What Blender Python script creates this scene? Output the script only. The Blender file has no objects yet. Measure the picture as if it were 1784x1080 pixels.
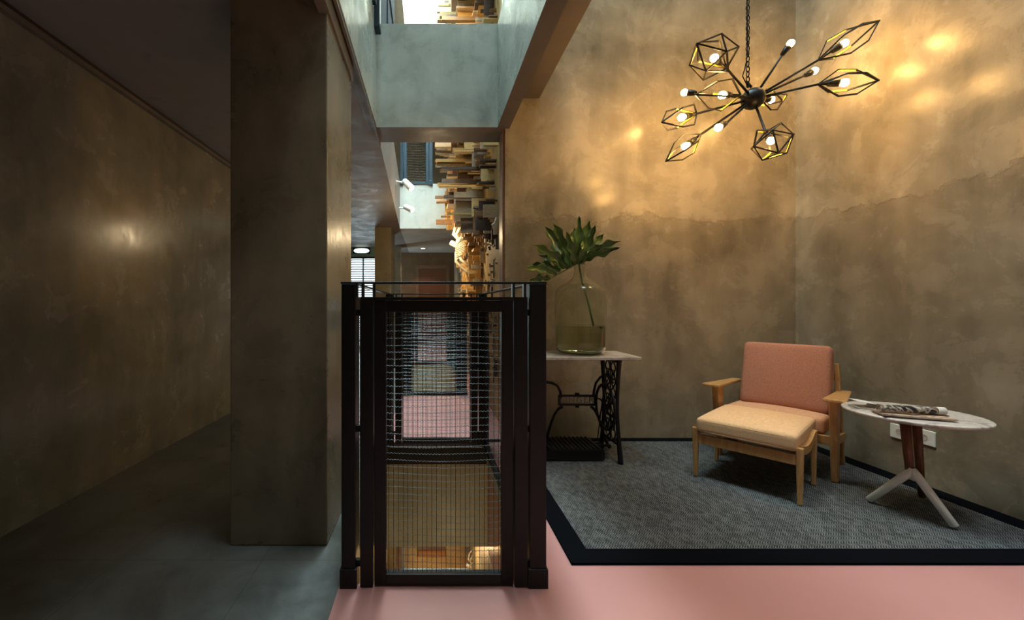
import bpy, bmesh, math, random
from mathutils import Vector, Matrix
R = math.radians
PI = math.pi
sc = bpy.context.scene
C = sc.collection

# ------------------------------------------------------------------ camera, world, lights, exposure
F, U0, V0, EYE = 720.0, 748.0, 531.0, 1.1
cam_d = bpy.data.cameras.new('camera')
cam = bpy.data.objects.new('camera', cam_d); C.objects.link(cam)
cam.location = (0, 0, EYE); cam.rotation_euler = (R(90), 0, 0)
cam_d.sensor_width = 36; cam_d.lens = F / 1784 * 36
cam_d.shift_x = (892 - U0) / 1784; cam_d.shift_y = -(540 - V0) / 1784
cam_d.clip_start = 0.05
sc.camera = cam
sc.view_settings.view_transform = 'Standard'
sc.view_settings.look = 'None'
sc.view_settings.gamma = 1
sc.view_settings.use_curve_mapping = False
sc.view_settings.exposure = 0.0
w = bpy.data.worlds.new('world'); sc.world = w; w.use_nodes = True
w.node_tree.nodes['Background'].inputs[0].default_value = (0.80, 0.93, 1.0, 1)
w.node_tree.nodes['Background'].inputs[1].default_value = 1.6

def area(name, loc, rot, sx, sy, power, col):
    l = bpy.data.lights.new(name, 'AREA'); l.shape = 'RECTANGLE'; l.size = sx; l.size_y = sy
    l.energy = power; l.color = col
    o = bpy.data.objects.new(name, l); C.objects.link(o); o.location = loc; o.rotation_euler = rot
    return o
COOL = (0.70, 0.93, 1.0)
# daylight: skylight over the atrium, window at the corridor end, high windows over the seating area
area('skylight_light', (0.05, 5.9, 7.9), (0, 0, 0), 0.9, 4.0, 900, COOL)
area('skylight_light', (0.05, 2.5, 7.9), (0, 0, 0), 1.0, 1.8, 290, COOL)
area('window_light', (-1.65, 10.45, 1.25), (R(-90), 0, 0), 0.62, 2.2, 60, (0.78, 0.95, 1.0))
area('skylight_light', (1.85, 0.1, 7.9), (0, 0, 0), 1.4, 1.5, 36, (0.84, 0.94, 1.0)).data.spread = R(55)
area('skylight_light', (1.6, 1.2, 7.9), (0, 0, 0), 1.0, 1.0, 40, (0.78, 0.93, 1.0))

# ------------------------------------------------------------------ helpers
def P(u, v, d):
    return Vector(((u - U0) / F * d, d, EYE + (V0 - v) / F * d))
def fl(u, v):
    d = EYE * F / (v - V0); return P(u, v, d)

class MB:
    def __init__(s): s.v = []; s.f = []; s.m = []
    def add(s, vs, fs, m=0):
        n = len(s.v); s.v += [Vector(p) for p in vs]
        for f in fs: s.f.append([i + n for i in f]); s.m.append(m)
        return s
    def hexa(s, p, m=0):      # bottom 4 (ccw), top 4
        return s.add(p, [(3,2,1,0), (4,5,6,7), (0,1,5,4), (1,2,6,5), (2,3,7,6), (3,0,4,7)], m)
    def box(s, x0, x1, y0, y1, z0, z1, m=0):
        return s.hexa([(x0,y0,z0),(x1,y0,z0),(x1,y1,z0),(x0,y1,z0),(x0,y0,z1),(x1,y0,z1),(x1,y1,z1),(x0,y1,z1)], m)
    def obox(s, M, hx, hy, hz, m=0):
        return s.hexa([M @ Vector(q) for q in ((-hx,-hy,-hz),(hx,-hy,-hz),(hx,hy,-hz),(-hx,hy,-hz),(-hx,-hy,hz),(hx,-hy,hz),(hx,hy,hz),(-hx,hy,hz))], m)
    def bar(s, a, b, w, h, up=(0,0,1), m=0, mi=None):   # rectangular bar; mi = material of the face on the -up side
        a = Vector(a); b = Vector(b); t = (b - a).normalized(); up = Vector(up)
        x = t.cross(up)
        if x.length < 1e-5: x = t.cross(Vector((1, 0, 0)))
        x.normalize(); y = x.cross(t).normalized()
        q = []
        for c in (a, b):
            q += [c - x*w/2 - y*h/2, c + x*w/2 - y*h/2, c + x*w/2 + y*h/2, c - x*w/2 + y*h/2]
        n = len(s.v); s.v += q
        fs = [(3,2,1,0), (4,5,6,7), (0,1,5,4), (1,2,6,5), (2,3,7,6), (3,0,4,7)]
        for i, f in enumerate(fs):
            s.f.append([k + n for k in f]); s.m.append(mi if (mi is not None and i == 2) else m)
        return s
    def tube(s, pts, r, n=8, cap=True, m=0):
        pts = [Vector(p) for p in pts]; rs = r if isinstance(r, (list, tuple)) else [r]*len(pts)
        base = len(s.v); prev = None
        for i, p in enumerate(pts):
            t = ((pts[min(i+1, len(pts)-1)] - pts[max(i-1, 0)])).normalized()
            if prev is None:
                a = Vector((0,0,1)) if abs(t.z) < .9 else Vector((1,0,0)); x = t.cross(a).normalized()
            else:
                x = (prev - t * prev.dot(t)).normalized()
            prev = x; y = t.cross(x)
            for k in range(n):
                s.v.append(p + (x*math.cos(2*PI*k/n) + y*math.sin(2*PI*k/n)) * rs[i])
        for i in range(len(pts)-1):
            for k in range(n):
                a = base+i*n+k; b = base+i*n+(k+1) % n
                s.f.append([a, b, b+n, a+n]); s.m.append(m)
        if cap:
            s.f.append([base+k for k in range(n)][::-1]); s.m.append(m)
            s.f.append([base+(len(pts)-1)*n+k for k in range(n)]); s.m.append(m)
        return s
    def lathe(s, prof, M=Matrix(), n=32, m=0, closed=False):
        base = len(s.v)
        for (r, z) in prof:
            for k in range(n):
                s.v.append(M @ Vector((r*math.cos(2*PI*k/n), r*math.sin(2*PI*k/n), z)))
        for i in range(len(prof)-1):
            for k in range(n):
                a = base+i*n+k; b = base+i*n+(k+1) % n
                s.f.append([a, b, b+n, a+n]); s.m.append(m)
        if closed:
            L = len(prof)-1
            for k in range(n):
                a = base+L*n+k; b = base+L*n+(k+1) % n
                s.f.append([a, b, base+(k+1) % n, base+k]); s.m.append(m)
        return s
    def cushion(s, M, hx, hy, hz, r, crown=0.0, N=12, m=0):
        faces = []
        for ax in range(3):
            for sg in (-1, 1):
                base = len(s.v)
                for i in range(N+1):
                    for j in range(N+1):
                        a = -math.cos(PI*i/N); b = -math.cos(PI*j/N)
                        a = math.sin(a*PI/2); b = math.sin(b*PI/2)
                        q = [0, 0, 0]; q[ax] = sg; q[(ax+1) % 3] = a; q[(ax+2) % 3] = b
                        h = (hx, hy, hz); p = Vector([q[k]*h[k] for k in range(3)])
                        inn = Vector([max(-(h[k]-r), min(h[k]-r, p[k])) for k in range(3)])
                        d = p - inn
                        if d.length > 1e-6: p = inn + d.normalized()*r
                        p.z += crown * (1 if p.z > 0 else -.35) * max(0, 1-(p.x/hx)**2) * max(0, 1-(p.y/hy)**2)
                        s.v.append(M @ p)
                for i in range(N):
                    for j in range(N):
                        a = base+i*(N+1)+j; f = [a, a+1, a+N+2, a+N+1]
                        s.f.append(f if sg < 0 else f[::-1]); s.m.append(m)
        return s
    def build(s, name, mats, parent=None, smooth=False, bevel=0, kind=None, label=None, weld=False):
        me = bpy.data.meshes.new(name)
        off = Vector((0,0,0)); q = parent
        while q is not None: off += q.location; q = q.parent
        me.from_pydata([tuple(v - off) for v in s.v], [], s.f)
        if not isinstance(mats, (list, tuple)): mats = [mats]
        for m_ in mats: me.materials.append(m_)
        me.polygons.foreach_set('material_index', s.m)
        if smooth: me.polygons.foreach_set('use_smooth', [True]*len(s.f))
        bm = bmesh.new(); bm.from_mesh(me)
        if weld: bmesh.ops.remove_doubles(bm, verts=bm.verts, dist=1e-5)
        bmesh.ops.recalc_face_normals(bm, faces=bm.faces); bm.to_mesh(me); bm.free()
        me.update()
        o = bpy.data.objects.new(name, me); C.objects.link(o)
        if parent is not None: o.parent = parent
        if bevel:
            b = o.modifiers.new('bevel', 'BEVEL'); b.width = bevel; b.segments = 2; b.limit_method = 'ANGLE'; b.angle_limit = R(40)
        if kind: o['kind'] = kind
        if label: o['label'] = label
        return o

def tag(o, label, cat, group=None, kind=None):
    o['label'] = label; o['category'] = cat
    if group: o['group'] = group
    if kind: o['kind'] = kind
    return o
def thing(name, loc, label, cat, group=None):
    o = bpy.data.objects.new(name, None); C.objects.link(o); o.location = loc; o.empty_display_size = .1
    return tag(o, label, cat, group)
def copy_tree(o, parent=None):
    c = o.copy(); C.objects.link(c)
    if parent is not None: c.parent = parent
    for ch in [k for k in bpy.data.objects if k.parent == o]: copy_tree(ch, c)
    return c

# ------------------------------------------------------------------ materials
def mat(name, col=(.5,.5,.5), rough=.5, metal=0, emit=None, es=0, spec=.5):
    m = bpy.data.materials.new(name); m.use_nodes = True
    b = m.node_tree.nodes['Principled BSDF']
    b.inputs['Base Color'].default_value = (*col, 1); b.inputs['Roughness'].default_value = rough
    b.inputs['Metallic'].default_value = metal; b.inputs['Specular IOR Level'].default_value = spec
    if emit: b.inputs['Emission Color'].default_value = (*emit, 1); b.inputs['Emission Strength'].default_value = es
    return m
class NT:
    def __init__(s, m): s.t = m.node_tree; s.b = s.t.nodes['Principled BSDF']
    def n(s, typ, **kw):
        x = s.t.nodes.new(typ)
        for k, v in kw.items(): setattr(x, k, v)
        return x
    def l(s, a, b): s.t.links.new(a, b)
    def coord(s, scale=(1,1,1)):
        c = s.n('ShaderNodeTexCoord'); mp = s.n('ShaderNodeMapping'); mp.inputs['Scale'].default_value = scale
        s.l(c.outputs['Object'], mp.inputs['Vector']); return mp.outputs[0]
    def noise(s, vec, scale, detail=6, rough=.6, dist=0):
        x = s.n('ShaderNodeTexNoise'); x.inputs['Scale'].default_value = scale; x.inputs['Detail'].default_value = detail
        x.inputs['Roughness'].default_value = rough; x.inputs['Distortion'].default_value = dist
        s.l(vec, x.inputs['Vector']); return x.outputs['Fac']
    def ramp(s, fac, stops):
        x = s.n('ShaderNodeValToRGB'); e = x.color_ramp.elements
        while len(e) < len(stops): e.new(.5)
        for i, (p, c) in enumerate(stops):
            e[i].position = p; e[i].color = (*c, 1) if len(c) == 3 else c
        s.l(fac, x.inputs[0]); return x.outputs[0]
    def mix(s, fac, a, b, blend='MIX'):
        x = s.n('ShaderNodeMix', data_type='RGBA', blend_type=blend)
        for sock, v in ((x.inputs[0], fac), (x.inputs[6], a), (x.inputs[7], b)):
            if isinstance(v, (int, float)): sock.default_value = v
            elif isinstance(v, tuple): sock.default_value = (*v, 1)
            else: s.l(v, sock)
        return x.outputs[2]
    def math(s, op, a, b=None, c=None):
        x = s.n('ShaderNodeMath', operation=op)
        for i, v in enumerate((a, b, c)):
            if v is None: continue
            if isinstance(v, (int, float)): x.inputs[i].default_value = v
            else: s.l(v, x.inputs[i])
        return x.outputs[0]
    def bump(s, h, strength=.2, dist=.01):
        x = s.n('ShaderNodeBump'); x.inputs['Strength'].default_value = strength; x.inputs['Distance'].default_value = dist
        s.l(h, x.inputs['Height']); s.l(x.outputs[0], s.b.inputs['Normal'])

def plaster(name, dark, mid, light, rough=(.28, .5), seam=False, sc_=1.0, bump=.25):
    m = mat(name); t = NT(m)
    v = t.coord((sc_, sc_, sc_)); vs = t.coord((sc_*3, sc_*3, sc_*.5))
    big = t.noise(v, .9, 5, .60, .6); med = t.noise(v, 3.6, 8, .66, .4); streak = t.noise(vs, 2.2, 5, .6, .2)
    fine = t.noise(v, 40, 4, .7)
    f = t.math('ADD', t.math('MULTIPLY', big, .5), t.math('ADD', t.math('MULTIPLY', med, .3), t.math('MULTIPLY', streak, .2)))
    col = t.ramp(f, [(.40, dark), (.50, mid), (.60, light)])
    spot = t.ramp(t.noise(v, 7, 3, .5), [(.28, (.62, .62, .62)), (.36, (1, 1, 1))])
    col = t.mix(.35, col, spot, 'MULTIPLY')
    h = t.math('ADD', t.math('MULTIPLY', med, .7), t.math('MULTIPLY', fine, .12))
    if seam:   # day joint of the plaster at about 1.83 m, darker lower coat
        c = t.n('ShaderNodeTexCoord'); s = t.n('ShaderNodeSeparateXYZ'); t.l(c.outputs['Object'], s.inputs[0])
        z = t.math('ADD', s.outputs[2], t.math('MULTIPLY', t.math('SUBTRACT', t.noise(v, 3.2, 6, .7), .5), .42))
        lower = t.ramp(z, [(0, (0,0,0)), (1, (1,1,1))])
        st = t.math('SUBTRACT', z, 1.80)
        stp = t.n('ShaderNodeMapRange'); stp.inputs[1].default_value = -.015; stp.inputs[2].default_value = .015; t.l(st, stp.inputs[0])
        col = t.mix(stp.outputs[0], t.mix(1.0, col, (.80, .79, .78), 'MULTIPLY'), col)
        h = t.math('ADD', h, t.math('MULTIPLY', stp.outputs[0], .6))
    t.l(col, t.b.inputs['Base Color'])
    r = t.n('ShaderNodeMapRange'); r.inputs[1].default_value = .35; r.inputs[2].default_value = .65
    r.inputs[3].default_value = rough[0]; r.inputs[4].default_value = rough[1]; t.l(med, r.inputs[0]); t.l(r.outputs[0], t.b.inputs['Roughness'])
    t.bump(h, bump, .012)
    return m
M_wall = plaster('polished_plaster', (.215, .185, .128), (.345, .30, .215), (.49, .43, .315), rough=(.17, .34), seam=True, bump=.3)
M_wall2 = plaster('dark_plaster', (.135, .12, .078), (.205, .18, .12), (.285, .25, .17), rough=(.22, .42))
M_wallL = plaster('corridor_plaster', (.17, .17, .135), (.25, .24, .185), (.33, .315, .24), rough=(.18, .30), bump=.07)
M_conc = plaster('grey_concrete', (.33, .37, .335), (.46, .505, .46), (.58, .625, .575), rough=(.2, .4))
M_pale = plaster('pale_plaster', (.55, .56, .50), (.66, .67, .60), (.75, .76, .70), rough=(.5, .7), bump=.05)
M_soff = plaster('soffit_paint', (.15, .125, .10), (.18, .15, .12), (.215, .18, .145), rough=(.4, .6), bump=.06)
M_ceil = plaster('ceiling_paint', (.27, .245, .23), (.30, .275, .26), (.33, .30, .285), rough=(.5, .7), bump=.04)
M_farb = plaster('brown_wall', (.16, .10, .055), (.20, .13, .07), (.25, .165, .09), rough=(.4, .6), bump=.06)
M_far = plaster('khaki_concrete', (.22, .20, .125), (.31, .28, .18), (.40, .36, .24), rough=(.4, .6), bump=.1)

def floor_grey():
    m = mat('grey_floor'); t = NT(m); v = t.coord()
    f = t.noise(v, 3.5, 7, .65, .5)
    col = t.ramp(f, [(.35, (.075, .075, .066)), (.5, (.118, .122, .112)), (.68, (.165, .172, .160))])
    br = t.n('ShaderNodeTexBrick'); br.offset = 0; br.inputs['Scale'].default_value = 1.0
    br.inputs['Mortar Size'].default_value = .0025; br.inputs['Brick Width'].default_value = .62; br.inputs['Row Height'].default_value = .62
    mp = t.n('ShaderNodeMapping'); c = t.n('ShaderNodeTexCoord'); mp.inputs['Location'].default_value = (.1, .08, 0)
    t.l(c.outputs['Object'], mp.inputs['Vector']); t.l(mp.outputs[0], br.inputs['Vector'])
    col = t.mix(t.math('MULTIPLY', br.outputs['Fac'], .5), col, (.05, .05, .045))
    t.l(col, t.b.inputs['Base Color'])
    t.l(t.ramp(f, [(.3, (.26,)*3), (.7, (.42,)*3)]), t.b.inputs['Roughness']); t.bump(t.noise(v, 60, 3), .06, .004)
    return m
M_floor = floor_grey()
def floor_pink():
    m = mat('pink_epoxy', (.62, .34, .31), .28); t = NT(m); v = t.coord()
    f = t.noise(v, 1.6, 4, .5)
    t.l(t.ramp(f, [(.3, (.52, .245, .222)), (.7, (.57, .28, .255))]), t.b.inputs['Base Color'])
    return m
M_pink = floor_pink()
def rug_mat():
    m = mat('rug_herringbone', rough=.95, spec=.15); t = NT(m)
    c = t.n('ShaderNodeTexCoord'); s = t.n('ShaderNodeSeparateXYZ'); t.l(c.outputs['Object'], s.inputs[0])
    x, y = s.outputs[0], s.outputs[1]
    row = t.math('FLOOR', t.math('DIVIDE', y, .017)); sg = t.math('SUBTRACT', t.math('MULTIPLY', t.math('PINGPONG', row, 1), 2), 1)
    ph = t.math('ADD', x, t.math('MULTIPLY', sg, y))
    w_ = t.math('SINE', t.math('MULTIPLY', ph, 2*PI/.012))
    w2 = t.math('ADD', t.math('MULTIPLY', w_, .28), t.math('MULTIPLY', t.noise(t.coord((1, .5, 1)), 55, 3, .7), 1.0))
    vn = t.noise(t.coord(), 2.2, 4, .6)
    v = t.math('ADD', w2, t.math('MULTIPLY', t.math('SUBTRACT', vn, .5), .35))
    t.l(t.ramp(v, [(.22, (.018, .020, .020)), (.5, (.075, .080, .080)), (.82, (.20, .21, .205))]), t.b.inputs['Base Color'])
    t.bump(w_, .5, .003)
    return m
M_rug = rug_mat()
M_rugb = mat('rug_border', (.004, .0045, .006), 1.0, spec=.02)
def wood(name, dark, light, scale=(3, 3, 30), rough=.4, s=3):
    m = mat(name, rough=rough); t = NT(m); v = t.coord(scale)
    f = t.noise(v, s, 5, .6, .8)
    t.l(t.ramp(f, [(.3, dark), (.7, light)]), t.b.inputs['Base Color']); t.bump(f, .08, .003)
    return m
M_oak = wood('oak', (.40, .20, .065), (.60, .345, .13), (18, 18, 3), .35)
M_walnut = wood('walnut', (.10, .035, .015), (.20, .075, .03), (18, 18, 3), .35)
M_iron = mat('black_steel', (.007, .007, .007), .40, .1, spec=.35)
M_ironb = mat('blue_black_steel', (.02, .035, .045), .35, .3)
M_blue = mat('blue_steel', (.022, .05, .072), .5, .1)
M_cast = mat('cast_iron', (.010, .010, .011), .4, .3)
M_wire = mat('light_catching_wire', (.13, .15, .155), .38, .6)  # paler than the upright wires: the light they catch is in the colour
M_wireb = mat('dark_wire', (.025, .028, .028), .4, .6)
M_edge = mat('edge_steel', (.42, .55, .60), .35, .3)
M_shadow = mat('shadow_gap_trim', (.05, .035, .032), .6)
def marble(name, light, vein):
    m = mat(name, rough=.22); t = NT(m); v = t.coord()
    f = t.noise(v, 7, 8, .7, 1.8)
    t.l(t.ramp(f, [(.38, vein), (.5, light), (.7, tuple(min(1, c*1.08) for c in light))]), t.b.inputs['Base Color'])
    return m
M_marble = marble('marble', (.62, .56, .49), (.42, .36, .30))
M_marble2 = marble('grey_marble', (.60, .55, .50), (.33, .29, .27))
def fabric(name, a, b):
    m = mat(name, rough=.9, spec=.2); t = NT(m)
    f1 = t.noise(t.coord((260, 30, 260)), 1, 3, .6); f2 = t.noise(t.coord((30, 260, 260)), 1, 3, .6)
    f = t.math('MULTIPLY', t.math('ADD', f1, f2), .5)
    t.l(t.ramp(f, [(.38, a), (.62, b)]), t.b.inputs['Base Color']); t.bump(f, .25, .002)
    return m
M_salmon = fabric('salmon_fabric', (.34, .135, .082), (.50, .23, .15))
M_sand = fabric('sand_fabric', (.64, .38, .19), (.82, .54, .30))
M_white = mat('white_paint', (.86, .88, .82), .35)
M_bulb = mat('bulb_glow', (1, .9, .7), .3, emit=(1.0, .54, .155), es=250)
M_yellow = mat('yellow_enamel', (.82, .66, .03), .4)
M_leaf = mat('leaf_green', (.035, .085, .018), .3); M_vein = mat('leaf_vein', (.26, .30, .09), .45)
def leafm():
    t = NT(M_leaf); v = t.coord()
    t.l(t.ramp(t.noise(v, 18, 4), [(.3, (.05, .12, .02)), (.7, (.14, .23, .045))]), t.b.inputs['Base Color'])
leafm()
def glass(name, col, ior, rough=0.0):
    m = bpy.data.materials.new(name); m.use_nodes = True
    b = m.node_tree.nodes['Principled BSDF']; b.inputs['Base Color'].default_value = (*col, 1)
    b.inputs['Transmission Weight'].default_value = 1; b.inputs['IOR'].default_value = ior; b.inputs['Roughness'].default_value = rough
    return m
M_glass = glass('green_glass', (.88, .91, .83), 1.32, .01)
M_water = glass('water', (.62, .62, .42), 1.33)
M_drift = wood('bleached_driftwood', (.78, .72, .58), (.90, .87, .78), (10, 10, 10), .6)
W = [wood('pine_block', (.46, .29, .10), (.66, .45, .18), (6, 20, 20), .6),
     wood('grey_block', (.22, .17, .12), (.34, .27, .20), (6, 20, 20), .6),
     wood('brown_block', (.17, .085, .035), (.28, .15, .06), (6, 20, 20), .6),
     wood('pale_block', (.50, .38, .24), (.68, .54, .36), (6, 20, 20), .6),
     wood('dark_unlit_block', (.05, .03, .022), (.10, .06, .045), (6, 20, 20), .6)]

# ------------------------------------------------------------------ structure
XL, XR, YB, YF = -2.03, 3.0, 3.385, -2.4
Z1, Z2, ZT = 2.54, 3.385, 8.0
VX0, VX1, VY0, VY1 = -.353, .462, 1.63, 3.31      # the floor void
S2Y0, S2Y1 = 4.98, 7.8                             # second floor void
FARY, WINY = 11.4, 10.3
AX = .68                                           # plane of the artwork wall
def st(name, mb, m, **k): return mb.build(name, m, kind='structure', **k)
f = MB(); D = -.83
f.box(VX0, XR, YF, VY0, D, 0); f.box(VX1, XR, VY0, YB, D, 0)
st('floor', f, M_pink)
f = MB()
f.box(VX0, AX, VY1, S2Y0, D, 0); f.box(VX1, AX, S2Y0, S2Y1, D, 0); f.box(VX0, AX, S2Y1, FARY, D, 0)
st('floor', f, M_pink)
f = MB(); f.box(XL, VX0, YF, WINY, D, 0); f.box(-1.0, VX0, WINY, FARY, D, 0); st('floor', f, M_floor)
# faces of the slab round the near void
f = MB(); f.box(VX0, VX1, VY1-.012, VY1, D, -.17); st('wall_void_far', f, M_far)
f = MB(); f.box(VX0, VX0+.012, VY0, VY1-.012, D, -.02); st('wall_void_left', f, M_far)
f = MB(); f.box(VX0, VX1, S2Y1-.012, S2Y1, D, -.02); st('wall_void_end', f, M_far)
f = MB(); f.box(VX0, VX1, VY1-.03, VY1-.002, -.165, -.022); st('trim_1', f, M_iron)
f = MB(); f.box(VX0+.03, VX1-.03, VY1-.04, VY1-.03, -.03, -.022); st('trim_2', f, M_edge)
f = MB(); f.box(VX1-.012, VX1, VY0+.1, VY1-.04, -.16, 0.0); st('trim_3', f, M_edge)
# lower level
f = MB(); f.box(XL, XR, YF, FARY, -3.5, -3.385); st('floor', f, wood('lower_floor', (.30, .13, .035), (.42, .19, .05), (2, 8, 2), .4))
f = MB(); f.box(XL, XR, FARY, FARY+.1, -3.4, D); st('wall_lower', f, M_farb)
# walls
f = MB(); f.box(XL-.15, XL, YF, WINY, -3.4, ZT); st('wall_left', f, M_wallL)
f = MB(); f.box(.62, XR, YB, YB+.16, -3.4, ZT); st('wall_back', f, M_wall)
f = MB(); f.box(XR, XR+.15, YF, YB+.16, -3.4, ZT); st('wall_right', f, M_wall)
f = MB(); f.box(XL-.15, XR+.15, YF-.15, YF, -3.4, ZT); st('wall_front', f, M_wall2)
f = MB(); f.box(AX, AX+.12, YB+.16, FARY, -3.4, ZT); st('wall_gallery', f, M_far)
f = MB(); f.box(-1.34, AX+.12, FARY, FARY+.15, D, 5.925); st('wall_far', f, M_farb)
f = MB(); f.box(XL-.15, AX+.12, 8.6, 8.75, 5.925, ZT); st('wall_upper_far', f, M_pale)
f = MB(); f.box(-.53, -.424, 3.7, 8.6, 5.9, ZT); st('wall_upper_left', f, M_pale)
# corridor end round the louvred window
f = MB(); f.box(XL, -1.34, WINY, WINY+.12, 2.3, Z1); f.box(XL-.15, -1.34, WINY, WINY+.12, Z1, 5.9)
st('wall_end', f, mat('pale_green_paint', (.42, .56, .40), .6))
# columns
f = MB(); f.box(-.91, -.466, 1.886, 2.467, 0, Z1-.001); st('column', f, M_wall2, bevel=.006)
f = MB(); f.box(-1.013, -.712, 7.68, 8.5, 0, Z1); st('column', f, M_far)
f = MB(); f.box(-.86, -.70, 10.0, 10.4, 0, Z1); st('column', f, M_conc)
# slabs of the floor above
f = MB(); f.box(XL, -.43, YF, 3.66, Z1, Z2)
f.hexa([(XL,3.66,Z1),(-.44,3.66,Z1),(-.555,7.8,Z1),(XL,7.8,Z1),(XL,3.66,Z2),(-.44,3.66,Z2),(-.555,7.8,Z2),(XL,7.8,Z2)])
f.box(XL, -.555, 7.8, FARY, Z1, Z2); f.box(-.43, .555, YF, .55, Z1, Z2)
st('ceiling', f, M_ceil)
f = MB(); f.box(-.555, AX, 7.8, FARY, Z1, Z2); st('ceiling', f, M_pale)
f = MB(); f.box(XL, AX, 7.8, FARY, 5.925, 6.77); f.box(XL, -.43, YF, 7.8, 5.925, 6.77); st('ceiling', f, M_pale)
f = MB(); f.box(-.43, .62, 3.36, 3.66, Z1+.002, Z2); f.box(.555, .62, YF, 3.36, Z1+.002, Z2); f.box(-.432, -.428, .55, 3.36, Z1+.01, Z2); st('wall_slab_edge', f, M_conc)
f = MB(); f.box(-.43, .62, 3.357, 3.662, Z1, Z1+.003); f.box(.553, .655, YF, 3.36, Z1, Z1+.003); st('trim_4', f, M_soff)
f = MB(); f.box(.62, .655, YF, YB, Z1+.003, Z2); f.box(.655, .90, YF, YB, 2.79, Z2); st('trim_5', f, M_soff)
f = MB(); f.box(-.50, -.428, YF, 3.36, Z1-.004, Z1+.002); f.box(-.445, -.430, YF, 3.66, Z1-.03, Z1); st('trim_6', f, M_soff)
f = MB(); f.box(-.505, -.455, 1.2, 2.467, Z1-.11, Z1); st('trim_7', f, M_soff)
f = MB(); f.box(XL, XL+.035, YF, WINY, Z1-.055, Z1-.03); st('trim_8', f, M_soff)
f = MB(); f.box(XL, XL+.02, YF, WINY, Z1-.03, Z1); st('trim_9', f, M_shadow)  # dark colour stands in for the shade of the gap below the ceiling
f = MB(); f.box(.60, .62, 3.395, 3.545, 0, Z1); st('trim_10', f, wood('red_wood', (.22, .09, .04), (.32, .14, .07)))
# roof with the skylight openings
f = MB(); f.box(XL-.15, XR+.15, YF-.15, FARY+.15, ZT, ZT+.1); st('ceiling', f, M_pale)

# louvred window with oval transom light
f = MB()
for x in (XL+.01, -1.665, -1.36): f.box(x, x+.035, WINY, WINY+.05, 0, 2.3)
for z in (0, .95, 2.25): f.box(XL+.01, -1.33, WINY, WINY+.05, z, z+.05)
st('window_1', f, M_ironb)
f = MB(); z = .06
while z < 2.24:
    f.box(XL+.03, -1.34, WINY+.01, WINY+.055, z, z+.022); z += .058
f.build('louvre_blade', M_ironb, bpy.data.objects['window_1'])
f = MB(); f.box(-1.90, -1.47, WINY-.03, WINY-.005, 2.37, 2.52); o = st('window_2', f, M_ironb)
ov = MB(); pts = [Vector((-1.685+.19*math.copysign(abs(math.cos(a))**.6, math.cos(a)), WINY-.036, 2.445+.055*math.sin(a))) for a in [2*PI*k/24 for k in range(24)]]
ov.add(pts + [p+Vector((0,.008,0)) for p in pts], [list(range(24)), list(range(24, 48))[::-1]] + [[k, (k+1) % 24, (k+1) % 24+24, k+24] for k in range(24)])
ov.build('lit_pane', mat('lit_glass', (.9,.95,.9), emit=(.85, 1, .95), es=3.0), o)

# far door
f = MB()
a = P(724, 462, FARY-.02); b = P(783, 462, FARY-.02)
f.box(a.x, a.x+.09, FARY-.05, FARY, 0, a.z); f.box(b.x-.09, b.x, FARY-.05, FARY, 0, a.z); f.box(a.x+.09, b.x-.09, FARY-.05, FARY, a.z-.1, a.z)
o = st('door_1', f, wood('door_frame', (.20, .13, .07), (.26, .17, .10)))
f = MB(); f.box(a.x+.09, b.x-.09, FARY-.035, FARY, 0, a.z-.1); f.build('door_leaf', wood('door_leaf', (.15, .065, .035), (.20, .085, .045)), o)
f = MB(); f.tube([(a.x+.17, FARY-.08, 1.0), (a.x+.17, FARY-.08, 1.25)], .02); f.build('door_handle', M_iron, o)

# recessed downlight in the far soffit
dl = MB(); c = P(737, 432, 1.44*720/(531-432)); dl.lathe([(.0, 2.531), (.05, 2.531)], Matrix.Translation((c.x, c.y, 0)), 16)
t = thing('downlight', (c.x, c.y, 2.54), 'small round recessed downlight glowing in the far soffit', 'ceiling light')
dl.build('lens', mat('lens_glow', (1,1,1), emit=(1, .7, .4), es=30), t)
dl = MB(); dl.lathe([(.05, 2.527), (.065, 2.527), (.065, 2.54), (.05, 2.54)], Matrix.Translation((c.x, c.y, 0)), 16, closed=True); dl.build('ring', M_white, t)
l = bpy.data.lights.new('downlight_lamp', 'SPOT'); l.energy = 28; l.color = (1, .55, .28); l.spot_size = R(110); l.shadow_soft_size = .05
o = bpy.data.objects.new('downlight_lamp', l); C.objects.link(o); o.location = (c.x, c.y, 2.52)

# ------------------------------------------------------------------ rug
xi0, yi0 = .60, 1.744
t = thing('rug', (1.8, 2.5, 0), 'large grey herringbone rug with a black border under the chair and tables', 'rug')
f = MB(); f.box(.70, 2.88, 1.846, 3.30, .0005, .010); f.build('woven_field', M_rug, t)
f = MB(); B = .0115
f.box(xi0, XR-.005, yi0, 1.846, .0005, B); f.box(xi0, XR-.005, 3.30, YB-.004, .0005, B); f.box(xi0, .70, 1.846, 3.30, .0005, B); f.box(2.88, XR-.005, 1.846, 3.30, .0005, B)
f.build('border', M_rugb, t)

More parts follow.
